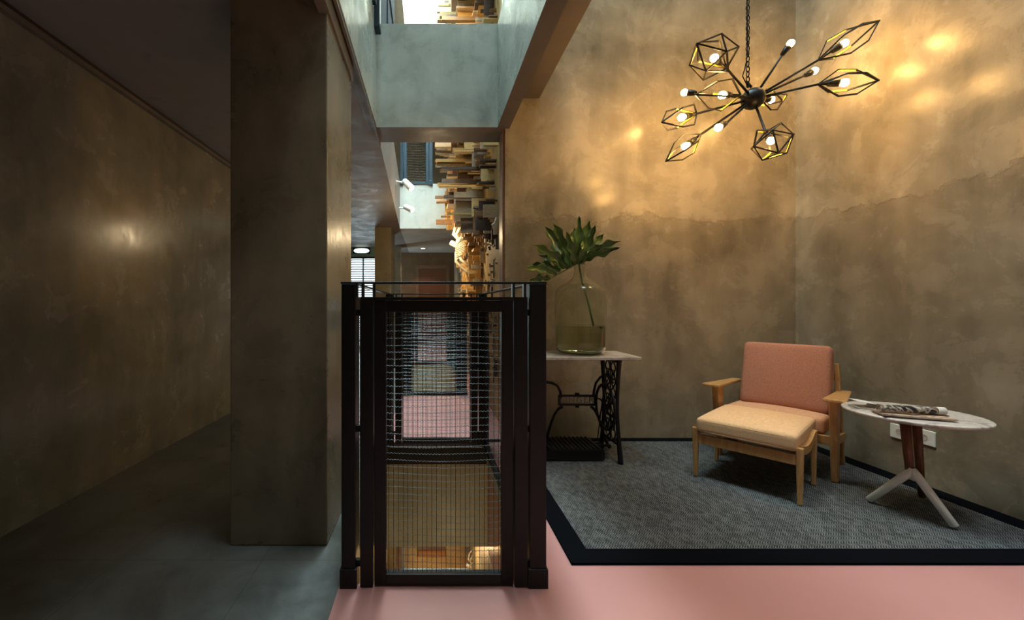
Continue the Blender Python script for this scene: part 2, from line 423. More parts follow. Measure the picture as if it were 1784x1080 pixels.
# ------------------------------------------------------------------ mesh balustrades
def wire_mesh(parent, org, ex, W_, z0, z1, stepx, stepz, r, wav=.006, seed=1, dark=None):
    rnd = random.Random(seed); ex = Vector(ex); ey = Vector((-ex.y, ex.x, 0)); org = Vector(org)
    v = MB(); n = int(W_/stepx)
    for i in range(n+1):
        x = (i+.5)*W_/(n+1)
        v.tube([org+ex*x+Vector((0,0,z0)), org+ex*x+Vector((0,0,z1))], r*.85, 4, False)
    v.build('wire_mesh', dark or M_wireb, parent)
    h = MB(); k = int((z1-z0)/stepz); seg = max(8, int(W_/.0065))
    for j in range(k+1):
        z = z0+(j+.3)*(z1-z0)/(k+1); ph = rnd.uniform(0, .6)+j*.13; am = wav*rnd.uniform(.5, 1.2); pts = []
        for i in range(seg+1):
            s_ = i/seg
            zz = z + am*math.sin(s_*5.2+ph) + .0014*(1 if i % 2 else -1)
            pts.append(org+ex*(s_*W_)+ey*(.0014*(1 if i % 2 else -1))+Vector((0,0,zz)))
        h.tube(pts, r, 4, False)
    h.build('wire_mesh', M_wire, parent, label='wavy crimped horizontal wires of the mesh')

def cage(x0, x1, y0, y1, z, label, sides='NFLR', metal=None, rail=1.19, stepx=.0195, simple=False):
    metal = metal or M_iron
    t = thing('balustrade', ((x0+x1)/2, (y0+y1)/2, z), label, 'railing')
    ZP = z+1.13; pw = .055
    for (x, y) in ((x0, y0), (x1-pw, y0), (x0, y1-pw), (x1-pw, y1-pw)):
        xw = .010 if x > x0 else 0
        f = MB(); f.box(x-xw, x+pw, y, y+pw, z-.006, z+rail-.008); f.box(x-.006-xw, x+pw+.006, y-.006, y+pw+.006, z-.012, z+.075)
        f.build('corner_post', metal, t, bevel=.003)
    # flat handrail
    f = MB(); h0, h1 = z+rail-.008, z+rail
    if 'N' in sides: f.box(x0-.004, x1+.004, y0+.005, y0+.045, h0, h1)
    if 'F' in sides: f.box(x0-.004, x1+.004, y1-.045, y1-.005, h0, h1)
    if 'L' in sides: f.box(x0+.005, x0+.045, y0+.045, y1-.045, h0, h1)
    if 'R' in sides: f.box(x1-.045, x1-.005, y0+.045, y1-.045, h0, h1)
    f.build('handrail', metal, t, bevel=.002)
    def panel(org, ex, W_, seed, iw=.10):
        ex = Vector(ex); ey = Vector((-ex.y, ex.x, 0)); org = Vector(org)
        def bx(mb, a0, a1, z0, z1, d0, d1):
            q = []
            for zz in (z0, z1):
                for (a, d) in ((a0, d0), (a1, d0), (a1, d1), (a0, d1)): q.append(org+ex*a+ey*d+Vector((0,0,zz)))
            mb.hexa(q)
        g = pw+.018
        f = MB()
        z0b = z+.004
        for (a0, a1) in ((g, g+.05), (W_-g-.05, W_-g)): bx(f, a0, a1, z0b, ZP, .0, .05)
        for (a0, a1) in ((g+.054, g+iw), (W_-g-iw, W_-g-.054)): bx(f, a0, a1, z0b, ZP, .008, .04)
        bx(f, g+.05, W_-g-.05, ZP-.012, ZP, .0, .05); bx(f, g+iw, W_-g-iw, ZP-.058, ZP-.014, .008, .04)
        bx(f, g+iw, W_-g-iw, z+.004, z+.048, .008, .04)
        fr = f.build('panel_frame', metal, t, bevel=.002)
        # brackets to the corner posts
        for zz in (z+.085, z+.613, ZP-.06):
            for (a0, a1) in ((pw-.004, g+.002), (W_-g-.002, W_-pw+.004)):
                f = MB(); bx(f, a0, a1, zz-.012, zz+.012, .018, .036); f.build('bracket', metal, t)
        for (a0, a1) in ((g+.003, g+.013), (W_-g-.013, W_-g-.003), (g+.047, g+.057), (W_-g-.057, W_-g-.047), (g-.02, g-.012), (W_-g+.012, W_-g+.02)):
            f = MB(); bx(f, a0, a1, ZP-.002, h0, .012, .034); f.build('standoff', M_ironb if metal is M_iron else metal, t)
        wx0 = g+iw
        wire_mesh(fr, org+ex*wx0+ey*.024+Vector((0,0,0)), ex, W_-2*wx0, z+.048, ZP-.058, stepx, .027 if not simple else .05, .0011 if not simple else .0018, seed=seed)
    if 'N' in sides: panel((x0, y0, 0), (1,0,0), x1-x0, 1, .058 if simple else .10)
    if 'F' in sides: panel((x0, y1-.05, 0), (1,0,0), x1-x0, 2, .058)
    if 'L' in sides: panel((x0+.05, y0, 0), (0,1,0), y1-y0, 3)
    if 'R' in sides: panel((x1, y0, 0), (0,1,0), y1-y0, 4)
    return t
cage(-.342, .455, 1.605, 3.30, 0, 'black steel mesh balustrade nearest the viewer around the floor opening', simple=False)
cage(-.345, .455, 4.99, 7.80, 0, 'black mesh balustrade further back, around the second floor opening', stepx=.04, simple=True)
cage(-.55, .06, 7.78, 8.5, Z2-.02, 'blue steel mesh balustrade on the upper floor at the far end of the atrium', sides='N', metal=M_blue, stepx=.045, simple=True)
t = thing('balustrade', (-.44, 3.3, Z2), 'dark blue upper balustrade post and side panel fixed to the slab edge', 'railing')
f = MB(); f.box(-.43, -.385, 3.20, 3.30, Z2-.13, Z2+1.19); f.build('corner_post', M_ironb, t, bevel=.004)
f = MB(); f.box(-.43, -.40, 3.08, 3.13, Z2-.02, Z2+1.19); f.build('corner_post', M_ironb, t, bevel=.004)
f = MB(); f.box(-.47, -.43, 3.70, 3.76, Z2, 4.9); f.box(-.47, -.43, 4.3, 4.36, Z2, 4.9); f.box(-.47, -.43, 3.7, 7.6, 4.48, 4.56); f.box(-.47, -.44, 3.7, 5.2, Z2+.1, 4.9); f.build('panel_frame', mat('matt_blue_steel', (.02, .035, .05), .8, spec=.1), t)

# ------------------------------------------------------------------ artwork of wood blocks on the gallery wall
rnd = random.Random(11)
t = thing('wood_relief', (AX, 5.6, 0), 'tall relief of stacked wooden blocks and offcuts covering the gallery wall', 'wall artwork')
f = MB(); f.box(AX-.03, AX-.002, 3.70, 7.78, .001, 7.6); f.build('backing_board', W[0], t)
blocks = []
def blk(y, z, sy, sz, pr, m, tilt=0):
    mb = MB(); Mx = Matrix.Translation((AX-.03-pr/2, y, z)) @ Matrix.Rotation(tilt, 4, 'X') @ Matrix.Rotation(rnd.uniform(-.04, .04), 4, 'Z')
    mb.obox(Mx, pr/2, sy/2, sz/2); return mb
spec = []
for i in range(1700):
    y = rnd.uniform(3.9, 7.5); z = rnd.uniform(.3, 7.2)
    zr = (z-EYE)/y; k = y/6.0
    hi = zr > .19
    kind = rnd.random()
    if kind < .45: sy, sz, pr = rnd.uniform(.04, .10), rnd.uniform(.03, .09), rnd.uniform(.12, .50)      # offcut standing out of the wall
    elif kind < .75: sy, sz, pr = rnd.uniform(.025, .05), rnd.uniform(.25, .60), rnd.uniform(.08, .34)    # upright board
    else: sy, sz, pr = rnd.uniform(.15, .40), rnd.uniform(.02, .05), rnd.uniform(.08, .34)                # shelf like board
    if not hi or y > 7.2: pr *= .42
    if y < 4.8: pr = min(pr*.5, .16)
    if hi and 4.8 < y < 7.0: pr *= 1.15
    if zr < .17 and y < 5.0: pr *= .4
    if z < 1.6: pr = min(pr, .14)
    sy *= k*.8; sz *= k*.8
    if y < 4.9: sy *= .6; sz *= .6
    m = rnd.choices([0, 1, 2, 3, 4], [5, 3, 2, 3, 1 if y > 4.6 else 10])[0]  # dark wood dominates the near end, painting the blocks there as unlit
    spec.append((y, z, sy, sz, pr, m, rnd.choice([0, 0, 0, rnd.uniform(-.35, .35)])))
def vis(s_):
    u = U0+F*(AX-.03-s_[4])/s_[0]; v = V0-F*(s_[1]-EYE)/s_[0]
    return (0 < v < 50 and 690 < u < 875) or (245 < v < 620 and 690 < u < 880)
spec.sort(key=lambda s_: (0 if vis(s_) else 1, -(s_[2]*s_[3]+s_[4]*s_[3]+s_[4]*s_[2])/s_[0]**2))
for s_ in spec[:100]: blk(*s_[:5], s_[5], s_[6]).build('wood_block', W[s_[5]], t)
rest = MB()
for s_ in spec[100:]:
    b_ = blk(*s_[:5], s_[5], s_[6]); rest.add(b_.v, b_.f, s_[5])
rest.build('wood_blocks', W, t, kind='stuff', label='the smaller wooden blocks between the large ones')

# driftwood creature on the relief, lit by the spots
def creature(name, cx, cy, cz, s_, label):
    t = thing(name, (cx, cy, cz), label, 'sculpture')
    def q(a, b, c=0): return Vector((cx+a*s_, cy+c*s_, cz+b*s_))
    b_ = MB()
    prof = [(.01, -.2), (.09, -.15), (.13, -.05), (.13, .05), (.08, .15), (.02, .2)]
    for k in range(9):
        z = -.17+.34*k/8; r = .13*math.sqrt(max(.05, 1-(z/.2)**2))
        ring = [q(.10+r*math.cos(a)*1.1, z+.05*math.cos(a), r*math.sin(a)) for a in [2*PI*j/16 for j in range(17)]]
        b_.tube(ring, .011*s_, 6)
    b_.tube([q(.2, -.2), q(.24, 0), q(.18, .2)], .03*s_, 8)
    b_.build('ribbed_body', M_drift, t, smooth=True)
    h = MB(); h.cushion(Matrix.Translation(q(-.07, .13)) @ Matrix.Rotation(.5, 4, 'Y'), .11*s_, .08*s_, .065*s_, .05*s_); h.build('head', M_drift, t, smooth=True)
    legs = [[(.1, .2), (-.08, .38), (-.02, .62), (.22, .86)], [(.1, .22), (-.02, .35), (.1, .6), (.32, .78)],
            [(.02, .2), (.05, .35), (.3, .5)], [(0, .15), (.1, .3), (.38, .22)],
            [(0, -.05), (-.02, -.28), (.2, -.5), (.42, -.62)], [(.05, -.1), (.1, -.25), (.3, -.45)]]
    for i, L in enumerate(legs):
        l_ = MB(); n = len(L)
        l_.tube([q(a, b, (-.1 if i % 2 else .08)*(k/(n-1))) for k, (a, b) in enumerate(L)], [(.050-.030*k/(n-1))*s_ for k in range(n)], 8)
        l_.build('limb', M_drift, t, smooth=True)
    return t
creature('driftwood_sculpture', .40, 6.0, 1.90, .60, 'bleached driftwood creature with ribbed body and long limbs on the wood relief')
t = thing('driftwood_branch', (.60, 4.2, 1.8), 'pale forked driftwood piece lit beside the end of the plaster wall', 'sculpture')
c = P(866, 398, 3.95)
f = MB(); f.tube([c+Vector((.02, 0, .16)), c+Vector((.0, 0, .06)), c+Vector((-.02, -.01, -.06))], [.014, .03, .022], 8)
f.tube([c+Vector((-.0, 0, .05)), c+Vector((-.05, 0, .03))], [.02, .012], 8); f.tube([c+Vector((.0, 0, .02)), c+Vector((.035, 0, .09))], [.02, .01], 8)
f.build('branch', M_drift, t, smooth=True)
f = MB(); f.tube([c+Vector((.0, 0.02, 0)), Vector((AX-.01, c.y+.02, c.z))], .008, 6); f.build('bracket', M_iron, t)

# spot lamps on the left edge of the upper opening
def spot_lamp(base, head, aim, label, power):
    t = thing('spot_lamp', base, label, 'spotlight', 'bracket spotlights in the atrium')
    f = MB(); f.box(base.x-.05, base.x+.0, base.y-.04, base.y+.04, base.z-.05, base.z+.05); f.build('wall_plate', M_white, t, bevel=.004)
    f = MB(); f.tube([base, base+Vector((.07, 0, -.01)), head], .014, 8); f.build('arm', M_white, t, smooth=True)
    d = (Vector(aim)-head).normalized(); f = MB()
    f.tube([head-d*.08, head-d*.06, head+d*.10, head+d*.11], [.03, .045, .055, .055], 16); f.build('lamp_head', M_white, t, smooth=True)
    f = MB(); f.tube([head+d*.112, head+d*.116], .045, 16); f.build('lens', mat('spot_lens', (1,1,1), emit=(1, .72, .4), es=14), t)
    l = bpy.data.lights.new('spot_lamp_light', 'SPOT'); l.energy = power; l.color = (1, .68, .28); l.spot_size = R(75); l.spot_blend = .6; l.shadow_soft_size = .04
    o = bpy.data.objects.new('spot_lamp_light', l); C.objects.link(o); o.location = head+d*.14; o.rotation_euler = d.to_track_quat('-Z', 'Y').to_euler()
    return t
spot_lamp(P(690, 316, 6.4), P(709, 320, 6.3), (.66, 5.9, 1.8), 'white bracket spotlight on the left slab edge, the nearer and higher one', 150)
spot_lamp(P(694, 362, 7.3), P(710, 362, 7.2), (.66, 6.6, 2.2), 'white bracket spotlight on the left slab edge, the further and lower one', 90)
l = bpy.data.lights.new('sculpture_lamp', 'POINT'); l.energy = 17; l.color = (1, .76, .45); l.shadow_soft_size = .06
o = bpy.data.objects.new('sculpture_lamp', l); C.objects.link(o); o.location = (.10, 5.70, 2.05)
# warm spots high in the atrium aimed on the relief
for (p, a, e) in (((-.35, 4.6, 5.0), (.66, 5.4, 3.6), 170), ((-.3, 6.2, 5.2), (.66, 6.4, 3.4), 110), ((-.25, 5.3, 2.3), (.66, 6.2, 1.2), 40)):
    l = bpy.data.lights.new('relief_spot', 'SPOT'); l.energy = e; l.color = (1, .70, .32); l.spot_size = R(80); l.spot_blend = .7; l.shadow_soft_size = .05
    o = bpy.data.objects.new('relief_spot', l); C.objects.link(o); o.location = p; o.rotation_euler = (Vector(a)-Vector(p)).to_track_quat('-Z', 'Y').to_euler()

# ------------------------------------------------------------------ lower level things seen through the opening
c = P(752, 962, 7.4)
t = thing('cabinet', (c.x, c.y, -3.385), 'low orange wood cabinet on the lower level seen through the mesh', 'cabinet')
f = MB(); f.box(c.x-.24, c.x+.24, 7.35, 7.6, -3.385, -3.26); f.build('body', wood('orange_wood', (.42, .18, .06), (.55, .25, .09)), t, bevel=.005)
f = MB(); f.box(c.x-.25, c.x+.25, 7.34, 7.61, -3.26, -3.25); f.build('top', M_walnut, t)
c = P(703, 990, 7.0)
f = MB(); f.box(c.x-.015, c.x+.015, 6.98, 7.01, -3.385, -2.6); f.box(c.x-.04, c.x+.04, 6.95, 7.04, -3.385, -3.375)
tag(f.build('railing_post', M_edge), 'thin grey steel post on the lower level seen through the mesh', 'post')
c = P(684, 985, 6.9)
f = MB(); f.box(c.x-.10, c.x+.05, 6.9, 7.05, -3.385, -2.7); tag(f.build('pedestal', M_far, bevel=.004), 'pale square pier standing on the lower level floor', 'pier')
c = P(750, 994, 6.9)
f = MB(); f.box(P(703,0,6.9).x, P(820,0,6.9).x, 6.88, 6.96, -3.385, -3.33); tag(f.build('floor_sill', M_conc, bevel=.004), 'long grey sill lying across the lower level floor', 'sill')
c = P(826, 1000, 6.6)
creature('driftwood_sculpture', c.x-.06, 6.6, -3.12, .40, 'warmly lit driftwood piece on the lower level seen through the mesh')
l = bpy.data.lights.new('lower_lamp', 'POINT'); l.energy = 24; l.color = (1, .62, .28); l.shadow_soft_size = .08
o = bpy.data.objects.new('lower_lamp', l); C.objects.link(o); o.location = (.3, 5.9, -2.3)
l = bpy.data.lights.new('lower_lamp', 'POINT'); l.energy = 22; l.color = (1, .74, .40); l.shadow_soft_size = .1
o = bpy.data.objects.new('lower_lamp', l); C.objects.link(o); o.location = (.25, 1.95, -1.5)

# ------------------------------------------------------------------ chandelier
HUB = P(1312, 172, 2.75)
t = thing('chandelier', HUB, 'black sputnik chandelier with geometric wire cages and glowing bulbs hung on a chain', 'chandelier')
f = MB(); f.lathe([(.069*math.sin(PI*k/16), -.069*math.cos(PI*k/16)) for k in range(17)], Matrix.Translation(HUB), 32)
f.build('hub', M_iron, t, smooth=True, weld=True)
f = MB(); z = HUB.z+.095; i = 0; cx = HUB.x-.035
f.tube([HUB+Vector((-.01, 0, .075)), Vector((cx, HUB.y, z+.01))], .008, 8)
while z < ZT-.02:
    pts = []
    for k in range(13):
        a = 2*PI*k/12; dx = .011*math.cos(a); dz = .021*math.sin(a)
        pts.append(Vector((cx+(dx if i % 2 else 0), HUB.y+(0 if i % 2 else dx), z+dz)))
    f.tube(pts, .0032, 6, False); z += .034; i += 1
f.build('chain', M_iron, t, smooth=True)
f = MB(); f.tube([HUB+Vector((-.03, .0, .07)), Vector((cx-.035, HUB.y, z*0+HUB.z+.15)), Vector((cx-.02, HUB.y, HUB.z+.2)), Vector((cx+.006, HUB.y+.008, HUB.z+.3)), Vector((cx-.004, HUB.y+.01, HUB.z+1.2)), Vector((cx, HUB.y+.01, ZT-.01))], .0035, 6); f.build('cord', M_iron, t, smooth=True)
f = MB(); f.lathe([(0, ZT), (.06, ZT), (.05, ZT-.03), (0, ZT-.03)], Matrix.Translation((cx, HUB.y, 0)), 24); f.build('canopy', M_iron, t, smooth=True)
def arm(base, tipdir, bulb_off, cageL=None, rad=None, rot=0, extra=False):
    d = Vector(tipdir).normalized()
    f = MB(); a0 = HUB+(base-HUB).normalized()*.06
    ext = max(0, cageL*.40-.085) if cageL else 0
    f.tube([a0, base, base+d*(ext+.01)], .0075, 8); ar = f.build('arm', M_iron, t, smooth=True)
    sk = base+d*(.008+ext); f = MB()
    f.tube([sk, sk+d*.008, sk+d*.045, sk+d*.062], [.009, .016, .021, .021], 14); f.build('socket', M_iron, ar, smooth=True)
    bc = sk+d*.088
    Mq = Matrix.Translation(bc) @ d.to_track_quat('Z', 'Y').to_matrix().to_4x4()
    f = MB(); f.lathe([(.0001, .025), (.010, .0233), (.018, .017), (.022, .008), (.0218, -.002), (.018, -.012), (.013, -.020), (.0105, -.028)], Mq, 20); f.build('bulb', M_bulb, ar, smooth=True)
    if cageL:
        x = d.cross(Vector((0, 0, 1))).normalized(); y = x.cross(d)
        r1, r2 = rad
        nn = 5 if extra else 4; off = .5 if extra else 0
        A = [base+d*cageL*.34+(x*math.cos(rot+2*PI*k/nn)+y*math.sin(rot+2*PI*k/nn))*r1 for k in range(nn)]
        B_ = [base+d*cageL*.64+(x*math.cos(rot+2*PI*(k+off)/nn)+y*math.sin(rot+2*PI*(k+off)/nn))*r2 for k in range(nn)]
        tip = base+d*cageL; ed = []
        for k in range(nn):
            ed += [(base, A[k]), (A[k], B_[k]), (B_[k], tip)]
            if extra: ed += [(A[(k+1) % nn], B_[k]), (B_[k], B_[(k+1) % nn])]
        f = MB()
        for ei, (p, q) in enumerate(ed):
            mid = (p+q)/2; ax = base+d*((mid-base).dot(d)); out = (mid-ax).normalized()
            f.bar(p, q, .009, .007, out, 0, 1 if (ei*7) % 12 < 5 else None)
        for p in A+B_+[tip, base]: f.lathe([(.0055*math.sin(PI*k/4)+.00001, -.0055*math.cos(PI*k/4)) for k in range(5)], Matrix.Translation(p), 6)
        f.build('cage', [M_iron, M_yellow], ar, label='wire cage, black outside and yellow inside')
def arm_px(b, tp, db, dt, cage_=True, rad=(.10, .085), rot=0, extra=False):
    base = P(b[0], b[1], db); tip = P(tp[0], tp[1], dt)
    arm(base, tip-base, 0, (tip-base).length if cage_ else None, rad, rot, extra)
arm_px((1266,119), (1214,76), 2.60, 2.38, rad=(.115, .105), rot=.4, extra=True)        # upper left
arm_px((1291,166), (1212,165), 2.62, 2.42, rad=(.088, .072), rot=.5)                   # left of hub
arm_px((1214,198), (1153,213), 2.72, 2.62, rad=(.085, .080), rot=1.0)                  # far left
arm_px((1221,234), (1160,281), 2.72, 2.70, rad=(.072, .062), rot=.2)                   # lower left
arm_px((1334,230), (1356,266), 2.66, 2.46, rad=(.100, .100), rot=.7, extra=True)       # bottom
arm_px((1326,172), (1364,176), 2.90, 3.02, rad=(.075, .070), rot=.1)                   # behind hub
arm_px((1425,105), (1532,36), 2.72, 2.66, rad=(.088, .080), rot=.45)                   # upper right
arm_px((1425,147), (1531,140), 2.58, 2.50, rad=(.088, .080), rot=.15)                  # right
arm_px((1216,162.5), (1190,161), 2.95, 3.03, cage_=False)
arm_px((1266,214), (1243,227), 2.62, 2.56, cage_=False)
arm_px((1361,99), (1384,66), 2.82, 2.80, cage_=False)
arm_px((1401,132), (1430,118), 2.85, 2.88, cage_=False)

# ------------------------------------------------------------------ armchair and ottoman
O = Vector((1.695, 2.63, 0)); e1 = Vector((.634, -.773, 0)); e2 = Vector((.773, .634, 0))
def L(a, b, z): return O + e1*a + e2*b + Vector((0, 0, z))
LM = Matrix(((e1.x, e2.x, 0, 0), (e1.y, e2.y, 0, 0), (0, 0, 1, 0), (0, 0, 0, 1)))
def LT(a, b, z, tilt=0): return Matrix.Translation(L(a, b, z)) @ LM @ Matrix.Rotation(tilt, 4, 'X')
def post(mb, a, b, z0, z1, w0, w1, h0=None, h1=None, da=0, db=0):
    h0 = h0 or w0; h1 = h1 or w1; q = []
    for (z, w_, h_, aa, bb) in ((z0, w0, h0, a, b), (z1, w1, h1, a+da, b+db)):
        q += [L(aa-w_/2, bb-h_/2, z), L(aa+w_/2, bb-h_/2, z), L(aa+w_/2, bb+h_/2, z), L(aa-w_/2, bb+h_/2, z)]
    mb.hexa(q)
ZR = .0115
t = thing('ottoman', L(.25, .2, 0), 'oak footstool with a sand coloured cushion pushed against the armchair', 'ottoman')
for (a, b, zt) in ((0, 0, .325), (.50, 0, .325), (.50, .40, .345), (0, .40, .345)):
    f = MB(); post(f, a, b, ZR, zt, .022, .034); f.build('leg', M_oak, t, bevel=.006)
f = MB(); post(f, .25, 0, .225, .285, .47, .47, .022, .022); post(f, .25, .40, .225, .285, .47, .47, .022, .022); f.build('rail', M_oak, t, bevel=.004)
for a in (0, .50):
    f = MB(); n = 10
    for k in range(n):
        s0, s1 = k/n, (k+1)/n; q = []
        def zz(s_): return .335-.035*math.sin(PI*s_)*1.0 + .01*s_
        for (zo) in (-.045, 0):
            q += [L(a-.012, s0*.4, zz(s0)+zo), L(a+.012, s0*.4, zz(s0)+zo), L(a+.012, s1*.4, zz(s1)+zo), L(a-.012, s1*.4, zz(s1)+zo)]
        f.hexa(q)
    f.build('side_rail', M_oak, t, weld=True)
f = MB(); f.cushion(LT(.25, .265, .345), .243, .292, .046, .022, .034, 16); cu = f.build('cushion', M_sand, t, smooth=True, weld=True)
f = MB()
for z in (.376, .311):
    ring = []
    for k in range(49):
        a_ = 2*PI*k/48; cx_ = math.copysign(abs(math.cos(a_))**.13, math.cos(a_)); sy_ = math.copysign(abs(math.sin(a_))**.13, math.sin(a_))
        ring.append(L(.25+.240*cx_, .265+.289*sy_, z))
    f.tube(ring, .0028, 6, False)
f.build('piping', M_sand, cu, smooth=True)

t = thing('armchair', L(.27, .8, 0), 'oak lounge armchair with salmon back cushion and flat paddle arms', 'armchair')
for a in (-.035, .575):
    f = MB(); post(f, a, .57, ZR, .515, .034, .040, .050, .125, 0, -.02); f.build('front_leg', M_oak, t, bevel=.006)
    f = MB(); ai = .03 if a < 0 else -.012; post(f, a+ai, 1.0, ZR, .30, .028, .032, .045, .055, ai*.5, -.07); post(f, a+ai*1.5, .93, .30, .70, .032, .026, .055, .030, ai*1.2, .02); f.build('rear_leg', M_oak, t, bevel=.005)
    f = MB(); sgn = -1 if a < 0 else 1
    q = []
    for z in (.515, .537):
        q += [L(a-.055+.012*sgn, .44, z), L(a+.055+.012*sgn, .44, z), L(a+.035, 1.0, z-.02), L(a-.03, 1.0, z-.02)]
    f.hexa(q); f.build('armrest', M_oak, t, bevel=.007)
    f = MB(); q = []
    for (b, z) in ((.54, .27), (.98, .20)):
        pass
    q = [L(a-.011, .54, .235), L(a+.011, .54, .235), L(a+.011, .98, .185), L(a-.011, .98, .185), L(a-.011, .54, .295), L(a+.011, .54, .295), L(a+.011, .98, .235), L(a-.011, .98, .235)]
    f.hexa(q); f.build('side_rail', M_oak, t, bevel=.004)
f = MB(); post(f, .27, .55, .235, .29, .59, .59, .022, .022); f.build('front_rail', M_oak, t, bevel=.004)
f = MB(); post(f, .30, .94, .58, .63, .46, .46, .02, .02)
for k in range(6): post(f, .06+.085*k, .93, .22, .64, .016, .016, .012, .012, 0, .01)
f.build('back_slats', M_oak, t)
f = MB(); f.cushion(LT(.27, .745, .325, -.05), .262, .175, .055, .028, .015, 14); f.build('seat_cushion', fabric('peach_fabric', (.54, .28, .15), (.70, .40, .235)), t, smooth=True, weld=True)
f = MB(); f.cushion(LT(.285, .865, .590, R(73)), .245, .232, .058, .035, .018, 16); f.build('back_cushion', M_salmon, t, smooth=True, weld=True)

# ------------------------------------------------------------------ round side table
TC = Vector((2.556, 2.19, 0)); ZTT = .530
t = thing('side_table', TC, 'round marble side table on crossed walnut and white tripod legs', 'side table')
f = MB(); f.lathe([(.0001, ZTT-.024), (.235, ZTT-.024), (.257, ZTT-.018), (.266, ZTT-.010), (.265, ZTT-.003), (.258, ZTT), (.0001, ZTT)], Matrix.Translation(TC), 64); f.build('tabletop', M_marble2, t, smooth=False, bevel=.002)
F1, F2, F3 = fl(1514, 878), fl(1664, 926), fl(1606, 873)
apex = P(1590, 819, 2.12)
for q in (F1, F2):
    f = MB(); q2 = Vector((q.x, q.y, ZR+.012)); dd = (q2-apex).normalized()
    f.tube([apex-dd*.006, apex+dd*.03, q2-dd*.004, q2], [.016, .019, .017, .012], 16); f.build('leg', M_white, t, smooth=True, label='white lower leg of the tripod')
f = MB(); q2 = Vector((F3.x, F3.y, ZR+.012)); f.tube([P(1597, 735, 2.22), q2-(q2-P(1597, 735, 2.22)).normalized()*.004, q2], [.019, .015, .011], 16); f.build('leg', M_walnut, t, smooth=True, label='dark walnut rear leg')
f = MB(); f.tube([P(1577, 737, 2.17), apex+Vector((0, .012, -.01))], [.021, .017], 16); f.build('leg', M_walnut, t, smooth=True, label='dark walnut upper leg of the tripod')
f = MB(); f.lathe([(.0001, ZTT-.034), (.06, ZTT-.034), (.06, ZTT-.0245), (.0001, ZTT-.0245)], Matrix.Translation(TC), 32); f.build('mounting_plate', M_iron, t)

# magazines
def printed(name, cols, sc_=(14, 30, 14), seed=0):
    m = mat(name, rough=.3); tt = NT(m); v = tt.coord(sc_); x = tt.n('ShaderNodeTexVoronoi'); x.inputs['Scale'].default_value = 1.0
    tt.l(v, x.inputs['Vector']); n = tt.noise(v, .8, 3, .6, 1)
    tt.l(tt.ramp(n, [(i/(len(cols)-1)*.4+.3, c) for i, c in enumerate(cols)]), tt.b.inputs['Base Color']); return m
Mp1 = printed('cover_print', [(.30, .12, .06), (.70, .50, .36), (.12, .06, .05), (.75, .68, .60)])
Mp2 = printed('photo_print', [(.70, .66, .60), (.55, .28, .16), (.75, .70, .64), (.25, .12, .08)])
Mp3 = printed('roll_print', [(.015,)*3, (.015,)*3, (.02,)*3, (.60, .54, .45), (.02, .02, .02), (.45, .25, .12)], (22, 22, 22))
Mpg = mat('pages', (.66, .63, .58), .6); Mred = mat('magenta_cover', (.50, .05, .09), .35); Mblk = mat('black_cover', (.02, .02, .022), .3)
def magazine(p0, p1, wid, z0, th, cover, label, side=1, curl=0):
    a = Vector((p0.x, p0.y, 0)); b = Vector((p1.x, p1.y, 0)); e = (b-a).normalized(); n_ = Vector((-e.y, e.x, 0))*side
    t_ = thing('magazine', Vector(((a.x+b.x)/2, (a.y+b.y)/2, z0)), label, 'magazine', 'magazines on the round table')
    def slab(mb, i, z_a, z_b):
        q = []
        for z in (z_a, z_b):
            q += [a+e*i+n_*i+Vector((0,0,z)), b-e*i+n_*i+Vector((0,0,z)), b-e*i+n_*(wid-i)+Vector((0,0,z)), a+e*i+n_*(wid-i)+Vector((0,0,z))]
        mb.hexa(q)
    f = MB(); slab(f, .003, z0+.0008, z0+th-.0008); f.build('pages', Mpg, t_)
    f = MB(); slab(f, 0, z0, z0+.0008); slab(f, 0, z0+th-.0008, z0+th); f.build('cover', cover, t_)
    return t_
zt = ZTT+.0005
def tt_(u, v, z): d = (EYE-z)*F/(v-V0); return P(u, v, d)
magazine(tt_(1520, 719, zt), tt_(1586, 729, zt), .15, zt, .007, Mred, 'magazine with a magenta corner lying lowest on the round table')
magazine(tt_(1541, 727, zt), tt_(1672, 737, zt), .13, zt+.0075, .008, Mp1, 'open glossy magazine with warm photographs on the round table')
magazine(tt_(1536, 719, zt), tt_(1655, 731, zt), .10, zt+.016, .004, Mp2, 'pale topmost magazine lying behind the open one')
# rolled magazine
a = tt_(1530, 713, zt+.03); b = tt_(1647, 719, zt+.03); z0 = zt+.0205+.018
a = Vector((a.x, a.y, z0)); b = Vector((b.x, b.y, z0)); e = (b-a).normalized()
t = thing('rolled_magazine', Vector(((a.x+b.x)/2, (a.y+b.y)/2, zt+.0205)), 'rolled up dark printed magazine with a white end on the round table', 'magazine')
f = MB(); f.tube([a, a+e*(b-a).length*.86], .018, 20); f.build('printed_roll', Mp3, t, smooth=False)
f = MB(); f.tube([a+e*(b-a).length*.86, b-e*.004, b], [.0185, .0185, .014], 20); f.build('white_end', Mpg, t, smooth=True)
